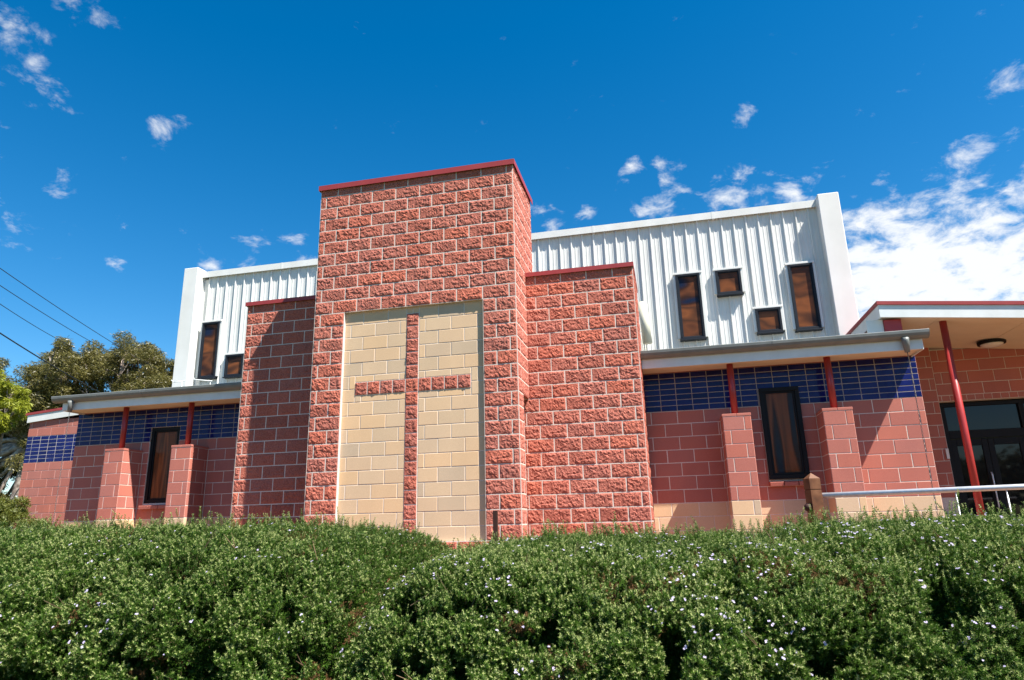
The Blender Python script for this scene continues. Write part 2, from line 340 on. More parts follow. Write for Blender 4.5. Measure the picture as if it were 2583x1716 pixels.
# ------------------------------------------------------------------ ground
def smooth(a, b, x):
    t = min(1, max(0, (x - a) / (b - a))); return t * t * (3 - 2 * t)
def ground_z(x, y): return .70 * smooth(-6.2, -2.2, y)
gx = [-600, -200, -80, -40] + list(np.arange(-20, 21, 1.0)) + [40, 80, 200, 600]
gy = [-600, -200, -80, -40, -20, -14] + list(np.arange(-10, 8, .5)) + [12, 20, 40, 80, 200, 600]
gv = [(x, y, ground_z(x, y) + (.02 * noise.noise(Vector((x, y, 0))) if abs(x) < 20 else 0)) for y in gy for x in gx]
gf = [(j * len(gx) + i, j * len(gx) + i + 1, (j + 1) * len(gx) + i + 1, (j + 1) * len(gx) + i) for j in range(len(gy) - 1) for i in range(len(gx) - 1)]
g = mesh_obj('ground', gv, gf, M_grass); g['kind'] = 'structure'
px_ = np.arange(-9, 20.1, .5); py_ = np.arange(-3.4, 3.9, .4)  # sheet hidden by the hedge, stretched under the porch for warm bounce light
pv = [(x, y, ground_z(x, y) + .03) for y in py_ for x in px_]; n_ = len(px_)
pg = mesh_obj('path', pv, [(j * n_ + i, j * n_ + i + 1, (j + 1) * n_ + i + 1, (j + 1) * n_ + i) for j in range(len(py_) - 1) for i in range(n_ - 1)], M_paving); pg['kind'] = 'structure'

# ------------------------------------------------------------------ church
church = thing('church_building', 'red block church with tall tower bearing a cross and white ribbed upper walls', 'church', (1.6, 0, .72))
def part(name, verts_fn=None): pass
def P(o):   # keep world placement under the church's empty
    o.matrix_parent_inverse = church.matrix_world.inverted(); return o
church.location = (0, 0, 0)

# ---- tower
bm = bmesh.new()
mr_ = -.001
add_box(bm, .0 + mr_, 3.2 - mr_, .0 + mr_, .40, 6.9 - 5.6, 6.86)        # behind the face, cut below for the cream panel by its own backing
tower_parts = None
bm.free()
bm = bmesh.new()
REC = .045                                                             # the cream panel sits back from the rock face
Zj = lambda J: ZT - .2 * J
PT, PB = Zj(11), Zj(28)
add_box(bm, mr_, 3.2 - mr_, mr_, 1.35 - mr_, PT + .0, 6.86)            # upper solid
add_box(bm, mr_, .5, mr_, .32, PB, PT)                                 # left jamb
add_box(bm, 2.7, 3.2 - mr_, mr_, .32, PB, PT)                          # right jamb
add_box(bm, mr_, 3.2 - mr_, mr_, .32, .3, PB)                          # base
add_box(bm, .5, 2.7, REC + .006, .32, PB, PT)                          # panel backing
add_box(bm, mr_, 3.2 - mr_, .32, 1.35, 3.36, PT)                       # rear of the shaft above the notch
add_box(bm, mr_, 3.0, .32, 1.35, .3, 3.36)                             # core below the notch
tower = bm_obj('tower', bm, M_mortar, church)
odd, even = .3, .1
for J in range(1, 12):
    course('split', 'split_block', tower, 0, 3.2, Zj(J), .2, odd if J % 2 else even, 0)
for J in range(12, 29):
    j0 = odd if J % 2 else even
    course('split', 'split_block', tower, 0, .5, Zj(J), .2, j0, 0)
    course('split', 'split_block', tower, 2.7, 3.2, Zj(J), .2, j0, 0)
rects = []
for J in range(29, 34):
    xs = cuts(0, 3.2, odd if J % 2 else even)
    rects += [((a, 0, Zj(J)), 0, b - a, .2) for a, b in zip(xs, xs[1:])]
stuff_units('lower_blockwork', tower, M_split, rects, True)
rects = []
for J in range(1, 34):                                                  # the two flanks, seen edge-on
    d = 1.35 if Zj(J) > 3.3 else .32
    ys = cuts(0, d, .2 if J % 2 else .4)
    for a, b in zip(ys, ys[1:]):
        rects.append(((3.2, a, Zj(J)), math.pi / 2, b - a, .2))
        rects.append(((0, b, Zj(J)), -math.pi / 2, b - a, .2))
for J in range(18, 34): rects.append(((3.0, .33, Zj(J)), math.pi / 2, .385, .2))
stuff_units('side_blockwork', tower, M_split, rects, True)
bm = bmesh.new(); add_box(bm, -.03, 3.235, -.04, 1.40, 6.885, 6.90); add_box(bm, -.03, 3.235, -.04, -.032, 6.815, 6.885)
add_box(bm, 3.227, 3.235, -.032, 1.40, 6.815, 6.885); add_box(bm, -.03, -.022, -.032, 1.40, 6.815, 6.885)
bm_obj('coping', bm, M_redmetal, tower)

# ---- cream panel and cross
panel = box('cream_panel', .5, 2.7, REC + .004, REC + .03, PB, PT, M_mortar, church)
cross_rects = [(1.5, 1.7, Zj(27.5), Zj(11.5)), (.7, 2.5, Zj(17.5), Zj(16.5))]
for J in range(12, 29):
    zb, zt = Zj(J), Zj(J - 1); j0 = .4 if J % 2 == 0 else .2
    zm = (zb + zt) / 2
    lo = [(c[0], c[1]) for c in cross_rects if c[2] < zm - .05 and c[3] > zb + .05]
    hi = [(c[0], c[1]) for c in cross_rects if c[2] < zt - .05 and c[3] > zm + .05]
    both = [h for h in lo if h in hi]
    ends = sorted({.5, 2.7, *[v for h in lo + hi for v in h]})
    for a, b in zip(ends, ends[1:]):
        mid = (a + b) / 2
        L_ = any(h[0] < mid < h[1] for h in lo); H_ = any(h[0] < mid < h[1] for h in hi)
        if L_ and H_: continue
        z, h = (zb, .2) if not (L_ or H_) else ((zm, .1) if L_ else (zb, .1))
        course('cream', 'cream_block', panel, a, b, z, h, j0, REC)
cross = box('cross', 1.51, 1.69, REC - .004, REC + .004, Zj(27.5) + .01, Zj(11.5) - .01, M_mortar, church)
bm = bmesh.new(); add_box(bm, 1.506, 1.694, REC - .003, REC + .003, Zj(27.5) + .006, Zj(11.5) - .006)
add_box(bm, .706, 1.505, REC - .003, REC + .003, Zj(17.5) + .006, Zj(16.5) - .006); add_box(bm, 1.695, 2.494, REC - .003, REC + .003, Zj(17.5) + .006, Zj(16.5) - .006)
bpy.data.objects.remove(cross); cross = bm_obj('cross', bm, M_mortar, church)
for k in range(16): unit('split', 'cross_block', 1.5, REC - .0045, Zj(12.5 + k), .2, .2, cross)
for x in (.7, .9, 1.1, 1.3, 1.7, 1.9, 2.1, 2.3): unit('split', 'cross_block', x, REC - .0045, Zj(17.5), .2, .2, cross)

# ---- stepped walls either side of the tower
YS = .715
for (x0, x1, je, jo, sx, nm) in ((3.0, 4.865, 3.557, 3.357, 4.865, 'right'), (-1.685, .2, -.978, -.778, -1.685, 'left')):
    bm = bmesh.new()
    a, b = (x0, x1 - mr_) if nm == 'right' else (x0 + mr_, x1)
    add_box(bm, a, b, YS + mr_, 1.72 if nm == 'left' else 1.95, .3, 5.26)
    w = bm_obj('stepped_wall', bm, M_mortar, church)
    vis0, vis1 = (3.12, x1) if nm == 'right' else (x0, .0)
    for J in range(1, 20 if nm == 'left' else 21):
        course('split', 'split_block', w, vis0 if Zj(8 + J) < 3.3 or nm == 'left' else 3.2, vis1, Zj(8 + J), .2, je if J % 2 == 0 else jo, YS)
    rects = []
    for J in range(20 if nm == 'left' else 21, 26):
        xs = cuts(vis0, vis1, je if J % 2 == 0 else jo)
        rects += [((p, YS, Zj(8 + J)), 0, q - p, .2) for p, q in zip(xs, xs[1:])]
    stuff_units('lower_blockwork', w, M_split, rects, True)
    rects = []
    for J in range(1, 26):
        ys = cuts(YS, 1.72 if nm == 'left' else 1.95, YS + (.2 if J % 2 else .4))
        for p, q in zip(ys, ys[1:]):
            rects.append(((sx, p, Zj(8 + J)), math.pi / 2, q - p, .2) if nm == 'right' else ((sx, q, Zj(8 + J)), -math.pi / 2, q - p, .2))
    stuff_units('side_blockwork', w, M_split, rects, True)
    bm = bmesh.new()
    c0, c1 = (3.204, x1 + .02) if nm == 'right' else (x0 - .025, -.004)
    yr = 1.75 if nm == 'left' else 1.97
    add_box(bm, c0, c1, YS - .04, yr, 5.285, 5.30); add_box(bm, c0, c1, YS - .04, YS - .032, 5.232, 5.285)
    e0, e1 = (c1 - .008, c1) if nm == 'right' else (c0, c0 + .008)
    add_box(bm, e0, e1, YS - .032, yr, 5.232, 5.285)
    bm_obj('coping', bm, M_redmetal, w)

# ---- side wings
YW = 1.724; YP = 1.26
def window(parent, x0, x1, z0, z1, y, m_pane, m_frame, fw=.05, dep=.10, name='window', proud=.03, sill=False):
    """a framed window: outer frame as a moulding ring, inner bead, pane set back"""
    bm = bmesh.new()
    yf = y - proud
    for (a, b, c, d) in ((x0, x1, z1 - fw, z1), (x0, x1, z0, z0 + fw), (x0, x0 + fw, z0 + fw, z1 - fw), (x1 - fw, x1, z0 + fw, z1 - fw)):
        add_box(bm, a, b, yf, y + dep, c, d, .004)
    i = fw; s = fw * .45
    for (a, b, c, d) in ((x0 + i, x1 - i, z1 - i - s, z1 - i), (x0 + i, x1 - i, z0 + i, z0 + i + s), (x0 + i, x0 + i + s, z0 + i + s, z1 - i - s), (x1 - i - s, x1 - i, z0 + i + s, z1 - i - s)):
        add_box(bm, a, b, yf + .022, y + dep, c, d, .003)
    w = bm_obj(name, bm, m_frame, parent)
    box('pane', x0 + i + s * .6, x1 - i - s * .6, yf + .04, yf + .046, z0 + i + s * .6, z1 - i - s * .6, m_pane, w)
    return w
def wing(x0, x1, j_odd, t0, tstep, pillars, win, end):
    holes_p = [(p, p + .4) for p in pillars]
    bm = bmesh.new()
    wx0, wx1, wz0, wz1 = win
    rec = YW + .004
    add_box(bm, x0 + .004, wx0, rec, 4.0, .3, 3.765); add_box(bm, wx1, x1 - .004, rec, 4.0, .3, 3.765)
    add_box(bm, wx0, wx1, rec, 4.0, .3, wz0); add_box(bm, wx0, wx1, rec, 4.0, wz1, 3.765); add_box(bm, wx0, wx1, YW + .16, 4.0, wz0, wz1)
    w = bm_obj('wing_wall', bm, M_mortar, church)
    wh = [(wx0, wx1)]
    for J in range(1, 8):
        z = ZW - .2 * J
        hp = [h for h in holes_p if z < 2.9]
        hw = wh if (z + .15 > wz0 and z + .05 < wz1) else []
        course('smooth', 'smooth_block', w, x0, x1, z, .2, j_odd if J % 2 else j_odd + .2, YW, hp + hw)
    for J in range(8, 10):
        course('cream', 'base_block', w, x0, x1, ZW - .2 * J, .2, j_odd + (0 if J % 2 else .2), YW, holes_p)
    rects = []
    for J in range(10, 13):
        for s, e in minus(x0, x1, holes_p):
            xs = cuts(s, e, j_odd + (0 if J % 2 else .2)); rects += [((a, YW, ZW - .2 * J), 0, b - a, .2) for a, b in zip(xs, xs[1:])]
    stuff_units('lower_blockwork', w, M_cream, rects)
    TH = .0872
    for a_, b_ in minus(x0 + .006, x1 - .006, [(wx0, wx1)]): box('grout', a_, b_, YW + .0012, YW + .01, ZW, ZW + 7 * TH, M_grout, w)
    box('grout', wx0, wx1, YW + .0012, YW + .01, wz1 + .002, ZW + 7 * TH, M_grout, w)
    for k in range(7):
        z = ZW + TH * k
        hw = wh if z + TH * .6 < wz1 else []
        course('tile', 'glazed_tile', w, x0, x1, z, TH, t0, YW - .001, hw, tstep)
    # end return of the wing
    rects = []
    ys = cuts(YW, 4.0, YW + .3)
    for J in range(-2, 10):
        ys = cuts(YW, 4.0, YW + (.3 if J % 2 else .1))
        for a, b in zip(ys, ys[1:]):
            rects.append(((x1, a, ZW - .2 * J), math.pi / 2, b - a, .2) if end == 'right' else ((x0, b, ZW - .2 * J), -math.pi / 2, b - a, .2))
    rects = [r for r in rects if r[0][2] + .2 < 3.77]
    stuff_units('side_blockwork', w, M_smooth, rects)
    # window, sill
    wi = window(church, wx0, wx1, wz0, wz1, YW, M_artwing, M_black, .062, .12, proud=.05 if end == 'right' else -.02)
    xs = cuts(wx0 - .01, wx1 + .01, wx0 + .19, .2)
    for a, b in zip(xs, xs[1:]):
        o = bpy.data.objects.new('sill_brick', plain_mesh(q5(b - a - .01), .062, M_smooth, .2)); o.location = (a + .005, YW - .085, wz0 - .105); o.rotation_euler = (math.radians(8), 0, 0); link(o, wi)
    # pillars with steel posts
    for p in pillars:
        bm = bmesh.new(); add_box(bm, p + .004, p + .396, YP + .004, rec - .001, .3, 2.985)
        pl = bm_obj('pillar', bm, M_mortar, church)
        for J in range(1, 8):
            z = 2.95 - .2 * J; kind, nm = ('smooth', 'smooth_block') if J < 7 else ('cream', 'base_block')
            f = .1 if (J % 2) == (1 if end == 'left' else 0) else .3
            course(kind, nm, pl, p, p + .4, z, .2, p + f, YP)
            ys = cuts(YP, YW, YP + (.2 if J % 2 else .4), 5)
            for a, b in zip(ys, ys[1:]):
                if end == 'left': unit(kind, nm, p + .4, a, z, b - a, .2, pl, math.pi / 2)
                else: unit(kind, nm, p, b, z, b - a, .2, pl, -math.pi / 2)
        rects = []
        for J in range(1, 12):
            z = 2.95 - .2 * J
            rects.append(((p, YW, z), -math.pi / 2, YW - YP, .2) if end == 'left' else ((p + .4, YP, z), math.pi / 2, YW - YP, .2))
        stuff_units('side_blockwork', pl, M_smooth, rects)
        rects = [((p, YP, 2.95 - .2 * J), 0, .4, .2) for J in range(8, 12)]
        stuff_units('lower_blockwork', pl, M_cream, rects)
        for (a, b) in ((p - .004, p + .198), (p + .202, p + .404)):
            box('cap_brick', a, b, YP - .004, YW - .004, 2.953, 2.993, M_smooth, pl, .004)
        tube('post', [(p + .2, 1.42, 2.99), (p + .2, 1.42, 3.77)], .048, M_redpole, church, 20)
    # roof, gutter, fascia, soffit
    gl, gr = x0 - (.03 if end == 'left' else -.006), x1 + (.025 if end == 'right' else -.006)
    fl, fr = (x0 + .13, x1 - .006) if end == 'left' else (x0 + .006, x1 - .05)
    prof = [(1.206, 3.985), (1.206, 3.89), (1.17, 3.888), (1.135, 3.9), (1.108, 3.925), (1.092, 3.96), (1.088, 3.998), (1.096, 4.006), (1.102, 4.0), (1.098, 3.965), (1.114, 3.932), (1.139, 3.908), (1.171, 3.897), (1.198, 3.898), (1.198, 3.985)]
    vs = [(x, y, z) for x in (gl, gr) for y, z in prof]; n = len(prof)
    fs = [(i, (i + 1) % n, n + (i + 1) % n, n + i) for i in range(n)]
    rf = mesh_obj('wing_roof', [(gl + .02, 1.2, 4.0), (gr - .02, 1.2, 4.0), (gr - .02, 4.07, 4.26), (gl + .02, 4.07, 4.26), (gl + .02, 1.2, 4.03), (gr - .02, 1.2, 4.03), (gr - .02, 4.07, 4.29), (gl + .02, 4.07, 4.29)],
                  [(3, 2, 1, 0), (4, 5, 6, 7), (0, 1, 5, 4), (1, 2, 6, 5), (2, 3, 7, 6), (3, 0, 4, 7)], M_gutter, church)
    gt = mesh_obj('gutter', vs, fs, M_gutter, rf)
    bm = bmesh.new()
    for x in (gl, gr):
        vv = [bm.verts.new((x, y, z)) for y, z in prof[:8]]; bm.faces.new(vv if x == gl else vv[::-1])
    bm_obj('gutter_end', bm, M_gutter, rf)
    bm = bmesh.new(); xj = gl + 1.9
    while xj < gr - .5:
        for i in range(len(prof[:8]) - 1):
            pass
        pj = [(y - .004 if y < 1.2 else y, z - .003) for y, z in prof[:8]]
        a_ = [bm.verts.new((xj, y, z)) for y, z in pj]; b_ = [bm.verts.new((xj + .05, y, z)) for y, z in pj]
        for i in range(7): bm.faces.new((a_[i], a_[i + 1], b_[i + 1], b_[i]))
        xj += 2.4
    bm_obj('gutter_joint', bm, M_gutter, rf)
    box('fascia', fl, fr, 1.208, 1.232, 3.745, 3.985, M_fascia, rf, .003)
    box('soffit', fl, fr, 1.234, YW - .004, 3.768, 3.776, M_soffit, rf)
    box('trim', x0 + .004, x1 - .004, YW - .016, YW + .02, 3.7635 - .003, 3.767, M_redmetal, rf)
    # barge closing the open end of the roof
    ex = fr if end == 'right' else fl
    mesh_obj('barge_board', [(ex - .012, 1.233, 3.745), (ex - .012, 1.233, 3.985), (ex - .012, 4.0, 4.245), (ex - .012, 4.0, 3.745), (ex + .012, 1.233, 3.745), (ex + .012, 1.233, 3.985), (ex + .012, 4.0, 4.245), (ex + .012, 4.0, 3.745)],
             [(0, 1, 2, 3), (7, 6, 5, 4), (0, 4, 5, 1), (1, 5, 6, 2), (2, 6, 7, 3), (3, 7, 4, 0)], M_fascia, rf)
    sx = 8.55 if end == 'right' else -5.53
    tube('spout', [(sx, 1.145, 3.905), (sx, 1.145, 3.86), (sx, 1.145, 3.70)], [.056, .05, .034], M_gutter, rf, 20)
    return w
wing(4.872, 8.835, 4.949, 5.114, .2425, (5.98, 7.355), (6.59, 7.155, 2.05, 3.415), 'right')
wing(-5.905, -1.69, -2.81, -5.80, .2365, (-4.749, -3.364), (-4.225, -3.60, 2.03, 3.41), 'left')

# ---- upper hall with ribbed steel cladding
YH = 4.05
hall = box('upper_hall', -5.3, 8.42, YH + .02, 14.0, .3, 7.30, M_white, church)
pw = .2333
prof = [(0, 0), (.006, -.029), (.009, -.033), (.027, -.033), (.030, -.029), (.040, 0), (.088, 0), (.094, -.005), (.106, -.005), (.112, 0), (.160, 0), (.166, -.005), (.178, -.005), (.184, 0), (pw, 0)]
prof_m = bpy.data.meshes.new('wall_panel')
vs = [(x, y, z) for z in (0, 3.12) for x, y in prof]; n = len(prof)
prof_m.from_pydata(vs, [], [(i, i + 1, n + i + 1, n + i) for i in range(n - 1)]); prof_m.materials.append(M_white); prof_m.update()
x = 8.208
xs_p = []
while x > -5.30: xs_p.append(x); x -= pw
for x in xs_p:
    o = bpy.data.objects.new('wall_panel', prof_m); o.location = (x - .018, YH, 4.24); link(o, hall)
box('wall_panel', 8.452, 8.46, YH, YH + .01, 4.24, 7.36, M_white, hall)
bm = bmesh.new(); add_box(bm, -5.28, 8.39, YH - .075, YH + .4, 7.355, 7.465); add_box(bm, -5.28, 8.39, YH - .075, YH - .067, 7.32, 7.355)
for xl in (-3.2, -.8, 1.6, 4.0, 6.4): add_box(bm, xl, xl + .05, YH - .078, YH + .2, 7.317, 7.468)
bm_obj('roof_capping', bm, M_white, hall)
box('corner_column', 8.365, 8.745, 3.80, 4.6, .3, 7.50, M_white, hall, .012)
box('corner_column', -5.63, -5.255, 3.80, 4.6, .3, 7.53, M_white, hall, .012)
for (a, b, c, d) in ((5.585, 6.05, 4.865, 6.20), (6.35, 6.82, 5.70, 6.205), (7.0, 7.455, 4.875, 5.355), (7.685, 8.13, 4.87, 6.175), (-5.10, -4.655, 4.865, 6.185), (-4.42, -3.965, 4.85, 5.36)):
    w = window(church, a, b, c, d, YH - .075, M_art, M_frame, .042, .07, proud=.03)
    bm = bmesh.new()
    add_box(bm, a - .045, b + .045, YH - .095, YH - .045, d + .001, d + .042, .004)      # head flashing
    add_box(bm, a - .05, a - .001, YH - .078, YH - .002, c + .03, d + .0); add_box(bm, b + .001, b + .05, YH - .078, YH - .002, c + .03, d + .0)
    bm_obj('flashing', bm, M_white, w)
    box('window_sill', a - .012, b + .012, YH - .135, YH - .004, c - .026, c - .002, M_frame, w, .003)
# cream tube and its bracket on the wall beside the stepped wall
tu = tube('vent_pipe', [(4.955, 3.62, 4.76), (4.91, 3.62, 5.58)], .088, M_tube, hall, 20)
bm = bmesh.new(); add_tube(bm, [(4.86, 3.86, 4.30), (4.86, 3.84, 4.72), (4.83, 3.84, 4.95), (4.80, 3.86, 5.1), (4.84, 4.0, 5.12)], .008, 6)
add_tube(bm, [(4.90, 3.9, 4.30), (4.905, 3.86, 4.80)], .008, 6)
bm_obj('pipe_bracket', bm, M_tube, hall, True)

# ---- low rear annex at the left
YA = 4.5; ZA = 3.23
bm = bmesh.new(); add_box(bm, -10.18, -5.2, YA + .006, 12, .3, 4.24)
an = bm_obj('annex_wall', bm, M_mortar, church)
for J in range(1, 9): course('smooth', 'smooth_block', an, -10.186, -7.6, ZA - .2 * J, .2, -9.8 if J % 2 else -9.6, YA)
box('grout', -10.17, -8.2, YA + .0025, YA + .02, ZA, ZA + 7 * .0915, M_mortar, an)
for k in range(7): course('tile', 'glazed_tile', an, -10.186, -8.2, ZA + .0915 * k, .0915, -10.02, YA, (), .2425)
for J in (0, 1): course('smooth', 'smooth_block', an, -10.186, -7.6, 3.87 + .2 * J, .2, -9.9 + .2 * J, YA)
rects = []
for J in range(1, 9):
    xs = cuts(-7.6, -5.2, -9.8 if J % 2 else -9.6); rects += [((a, YA, ZA - .2 * J), 0, b - a, .2) for a, b in zip(xs, xs[1:])]
for J in range(9, 13):
    xs = cuts(-10.186, -5.2, -9.8 if J % 2 else -9.6); rects += [((a, YA, ZA - .2 * J), 0, b - a, .2) for a, b in zip(xs, xs[1:])]
stuff_units('lower_blockwork', an, M_smooth, rects)
box('downpipe', -10.30, -10.21, YA + .02, YA + .11, .7, 2.46, M_fascia, an, .01)
sl = .0785
def slab(name, x0, x1, y0, y1, za, zb, m_, parent, slope=sl, xr=-10.2, dy=0):
    f = lambda x: slope * (x - xr)
    v = [(x, y, z + f(x) + dy * (y - y0)) for z in (za, zb) for x, y in ((x0, y0), (x1, y0), (x1, y1), (x0, y1))]
    return mesh_obj(name, v, [(3, 2, 1, 0), (4, 5, 6, 7), (0, 1, 5, 4), (1, 2, 6, 5), (2, 3, 7, 6), (3, 0, 4, 7)], m_, parent)
ar = slab('annex_roof', -10.28, -5.25, 4.44, 12.2, 4.40, 4.46, M_redmetal, church)
slab('fascia', -10.2, -5.25, 4.455, 4.48, 4.215, 4.398, M_white, ar)
slab('soffit', -10.2, -5.25, 4.482, 4.52, 4.225, 4.235, M_soffit, ar)
slab('fascia', -10.225, -10.2, 4.455, 12.1, 4.215, 4.398, M_white, ar)

# ---- entrance porch at the right
YD = 3.7
def psl(name, x0, x1, y0, y1, za, zb, m_, parent): return slab(name, x0, x1, y0, y1, za, zb, m_, parent, -.098, 8.47)
pr = psl('porch_roof', 8.45, 20, 1.74, 6.0, 4.60, 4.655, M_redmetal, church)  # unseen far right stretch lengthened to shade the entrance wall
psl('fascia', 8.47, 20, 1.76, 1.785, 4.405, 4.598, M_fascia, pr)
psl('fascia', 8.47, 8.495, 1.787, 6.0, 4.405, 4.598, M_fascia, pr)
xs = [8.50, 9.30, 10.50, 11.70, 12.9, 14.1, 15.3, 16.5, 17.7, 18.9, 20]
for a, b in zip(xs, xs[1:]): psl('soffit_panel', a + .004, b - .004, 1.787, YD, 4.425, 4.434, M_soffit, pr)
box('beam', 8.54, 8.78, 1.86, YD - .01, 4.12, 4.38, M_redpole, pr, .004)
box('infill_board', 8.30, 8.535, 1.90, 1.92, 3.9, 4.40, M_white, pr)
tube('porch_post', [(9.41, 2.05, .7), (9.41, 2.05, 4.33)], .05, M_redpole, church, 24)
bm = bmesh.new()
add_box(bm, 8.86, 9.74, YD + .006, 4.4, .3, 4.42); add_box(bm, 9.74, 20, YD + .026, 4.4, 3.45, 3.92)
add_box(bm, 9.74, 20, YD + .026, 4.4, 3.35, 3.45); add_box(bm, 9.74, 12.4, YD + .026, 4.4, 3.92, 4.26); add_box(bm, 12.62, 20, YD + .006, 4.4, .3, 3.35)
ew = bm_obj('entrance_wall', bm, M_mortar, church)
for J in range(-6, 8): course('smooth', 'smooth_block', ew, 8.9, 9.74, ZW - .2 * J, .2, 9.45 if J % 2 else 9.65, YD)
for J in (-1, -2, -3, -4):
    course('smooth', 'smooth_block', ew, 9.745, 12.4, ZW - .2 * J + .1, .2, 10.46 if J % 2 else 10.66, YD + .02)
course('smooth', 'lintel_brick', ew, 9.745, 12.4, 3.35, .1, 9.80, YD + .02, (), .128)
rects = []
for J in range(-1, 13):
    xs = cuts(12.62, 20, 12.8 if J % 2 else 13.0); rects += [((a, YD, ZW - .2 * J), 0, b - a, .2) for a, b in zip(xs, xs[1:])]
for J in (-1, -2, -3):
    xs = cuts(12.4, 20, 12.46 if J % 2 else 12.66); rects += [((a, YD - .002, ZW - .2 * J + .1), 0, b - a, .2) for a, b in zip(xs, xs[1:]) if ZW - .2 * J + .3 < 4.45 - .098 * (b - 8.47)]
rects += [((12.405, YD + .02, 3.35), 0, .21, .1)]
stuff_units('end_blockwork', ew, M_smooth, rects)
# door joinery
df = bmesh.new()
for (a, b, c, d) in ((9.75, 12.6, 3.27, 3.345), (9.75, 9.86, .72, 3.27), (9.86, 12.6, 2.72, 2.86), (10.98, 11.06, .72, 2.72), (10.98, 11.06, 2.86, 3.27)):
    add_box(df, a, b, 3.86, 3.96, c, d, .004)
door_f = bm_obj('door_frame', df, M_black, church)
box('transom_pane', 9.86, 10.98, 3.90, 3.91, 2.86, 3.27, M_glass, door_f); box('transom_pane', 11.06, 12.6, 3.90, 3.91, 2.86, 3.27, M_glass, door_f)
for (a, b) in ((9.862, 10.42), (10.424, 10.978), (11.062, 11.62), (11.624, 12.59)):
    bm = bmesh.new()
    for (p, q, c, d) in ((a, a + .09, .74, 2.715), (b - .09, b, .74, 2.715), (a + .09, b - .09, 2.60, 2.715), (a + .09, b - .09, .74, .95)): add_box(bm, p, q, 3.875, 3.925, c, d, .004)
    dr = bm_obj('door', bm, M_black, church)
    box('pane', a + .085, b - .085, 3.895, 3.905, .93, 2.61, M_glass, dr)
    tube('handle', [(b - .05, 3.85, 1.55), (b - .05, 3.83, 1.6), (b - .05, 3.83, 2.1), (b - .05, 3.85, 2.15)], .012, M_alu, dr, 8)
box('intercom', 9.69, 9.735, YD - .03, YD - .002, 2.38, 2.55, M_white, ew, .004)
# lamp under the porch ceiling
lx, ly = 10.5, 3.2; lz = 4.425 - .098 * (lx - 8.47)
cl_ = thing('ceiling_light', 'round dark-rimmed bulkhead lamp under the cream porch ceiling', 'lamp', (lx, ly, lz))
bm = bmesh.new(); bmesh.ops.create_cone(bm, cap_ends=True, segments=28, radius1=.20, radius2=.205, depth=.05, matrix=Matrix.Translation((0, 0, -.028)))
bm_obj('rim', bm, M_black, cl_, False)
bm = bmesh.new(); bmesh.ops.create_uvsphere(bm, u_segments=24, v_segments=12, radius=.165, matrix=Matrix.Translation((0, 0, -.053)) @ Matrix.Diagonal((1, 1, .35, 1)))
bm_obj('diffuser', bm, M_lamp, cl_, True)

# ---- rain chains
def rain_chain(x, y, z1, z0, label):
    n = int((z1 - z0) / .034)
    bm = bmesh.new()
    for k in range(n):
        c = Vector((x, y, z1 - .034 * (k + .5))); s = 1 if k % 2 else 0
        pts = []
        for i in range(8):
            t = 2 * math.pi * i / 8; u = math.sin(t) * .008; w_ = math.cos(t) * .020
            pts.append(c + (Vector((u, 0, w_)) if s else Vector((0, u, w_))))
        # closed ring of thin square section
        rings = []
        for i in range(8):
            p = pts[i]; r_ = (p - c).normalized() * .003; o_ = Vector((0, .003, 0)) if s else Vector((.003, 0, 0))
            rings.append([bm.verts.new(p + a) for a in (r_, o_, -r_, -o_)])
        for i in range(8):
            a, b = rings[i], rings[(i + 1) % 8]
            for j in range(4): bm.faces.new((a[j], a[(j + 1) % 4], b[(j + 1) % 4], b[j]))
    return tag(bm_obj('rain_chain', bm, M_chain), label, 'rain chain', 'rain chains hanging from the gutter ends')
rain_chain(8.55, 1.145, 3.70, .8, 'metal rain chain hanging from gutter spout next to the red porch post')
rain_chain(-5.53, 1.145, 3.70, .8, 'metal rain chain hanging from gutter spout in front of the low annex wall')

# ---- roof anchor on the left wing roof
bm = bmesh.new()
add_tube(bm, [(-4.56, 2.5, 4.50), (-4.50, 2.5, 4.455), (-4.02, 2.5, 4.475), (-3.68, 2.6, 4.44)], .009, 6); add_tube(bm, [(-4.05, 2.5, 4.52), (-4.02, 2.5, 4.475)], .009, 6); add_tube(bm, [(-4.50, 2.5, 4.455), (-4.22, 2.35, 4.42)], .009, 6)
add_tube(bm, [(-4.3, 2.5, 4.463), (-4.3, 2.5, 4.10)], .009, 6); add_tube(bm, [(-3.72, 2.6, 4.444), (-3.72, 2.6, 4.10)], .009, 6)
tag(bm_obj('roof_bracket', bm, M_fascia, None, True), 'bent thin wire bracket standing on the left wing roof below white wall', 'bracket')

# ------------------------------------------------------------------ posts and rail in front
gz = ground_z(0, -1)
tp = thing('timber_post', 'square stained timber post with pointed top at the handrail end', 'post', (6.665, -1.0, gz))
tp.rotation_euler = (0, 0, math.radians(20))
bm = bmesh.new(); h = .0625; zt = 1.905 - gz
def ring(z, s): return [bm.verts.new((a * s, b * s, z)) for a, b in ((-1, -1), (1, -1), (1, 1), (-1, 1))]
rs = [ring(0, h), ring(zt - .125, h), ring(zt - .122, h - .006), ring(zt - .116, h - .006), ring(zt - .113, h), ring(zt, h)]
for a, b in zip(rs, rs[1:]):
    for k in range(4): bm.faces.new((a[k], a[(k + 1) % 4], b[(k + 1) % 4], b[k]))
ap = bm.verts.new((0, 0, zt + .062))
for k in range(4): bm.faces.new((rs[-1][k], rs[-1][(k + 1) % 4], ap))
bm_obj('shaft', bm, M_timber, tp)
bm = bmesh.new(); bmesh.ops.create_uvsphere(bm, u_segments=16, v_segments=10, radius=.045, matrix=Matrix.Translation((-.085, -.01, 1.60 - gz)))
bm_obj('round_knob', bm, M_dsteel, tp, True)
hr = thing('handrail', 'galvanised tube handrail running from timber post past the entrance', 'handrail', (6.75, -1.0, gz))
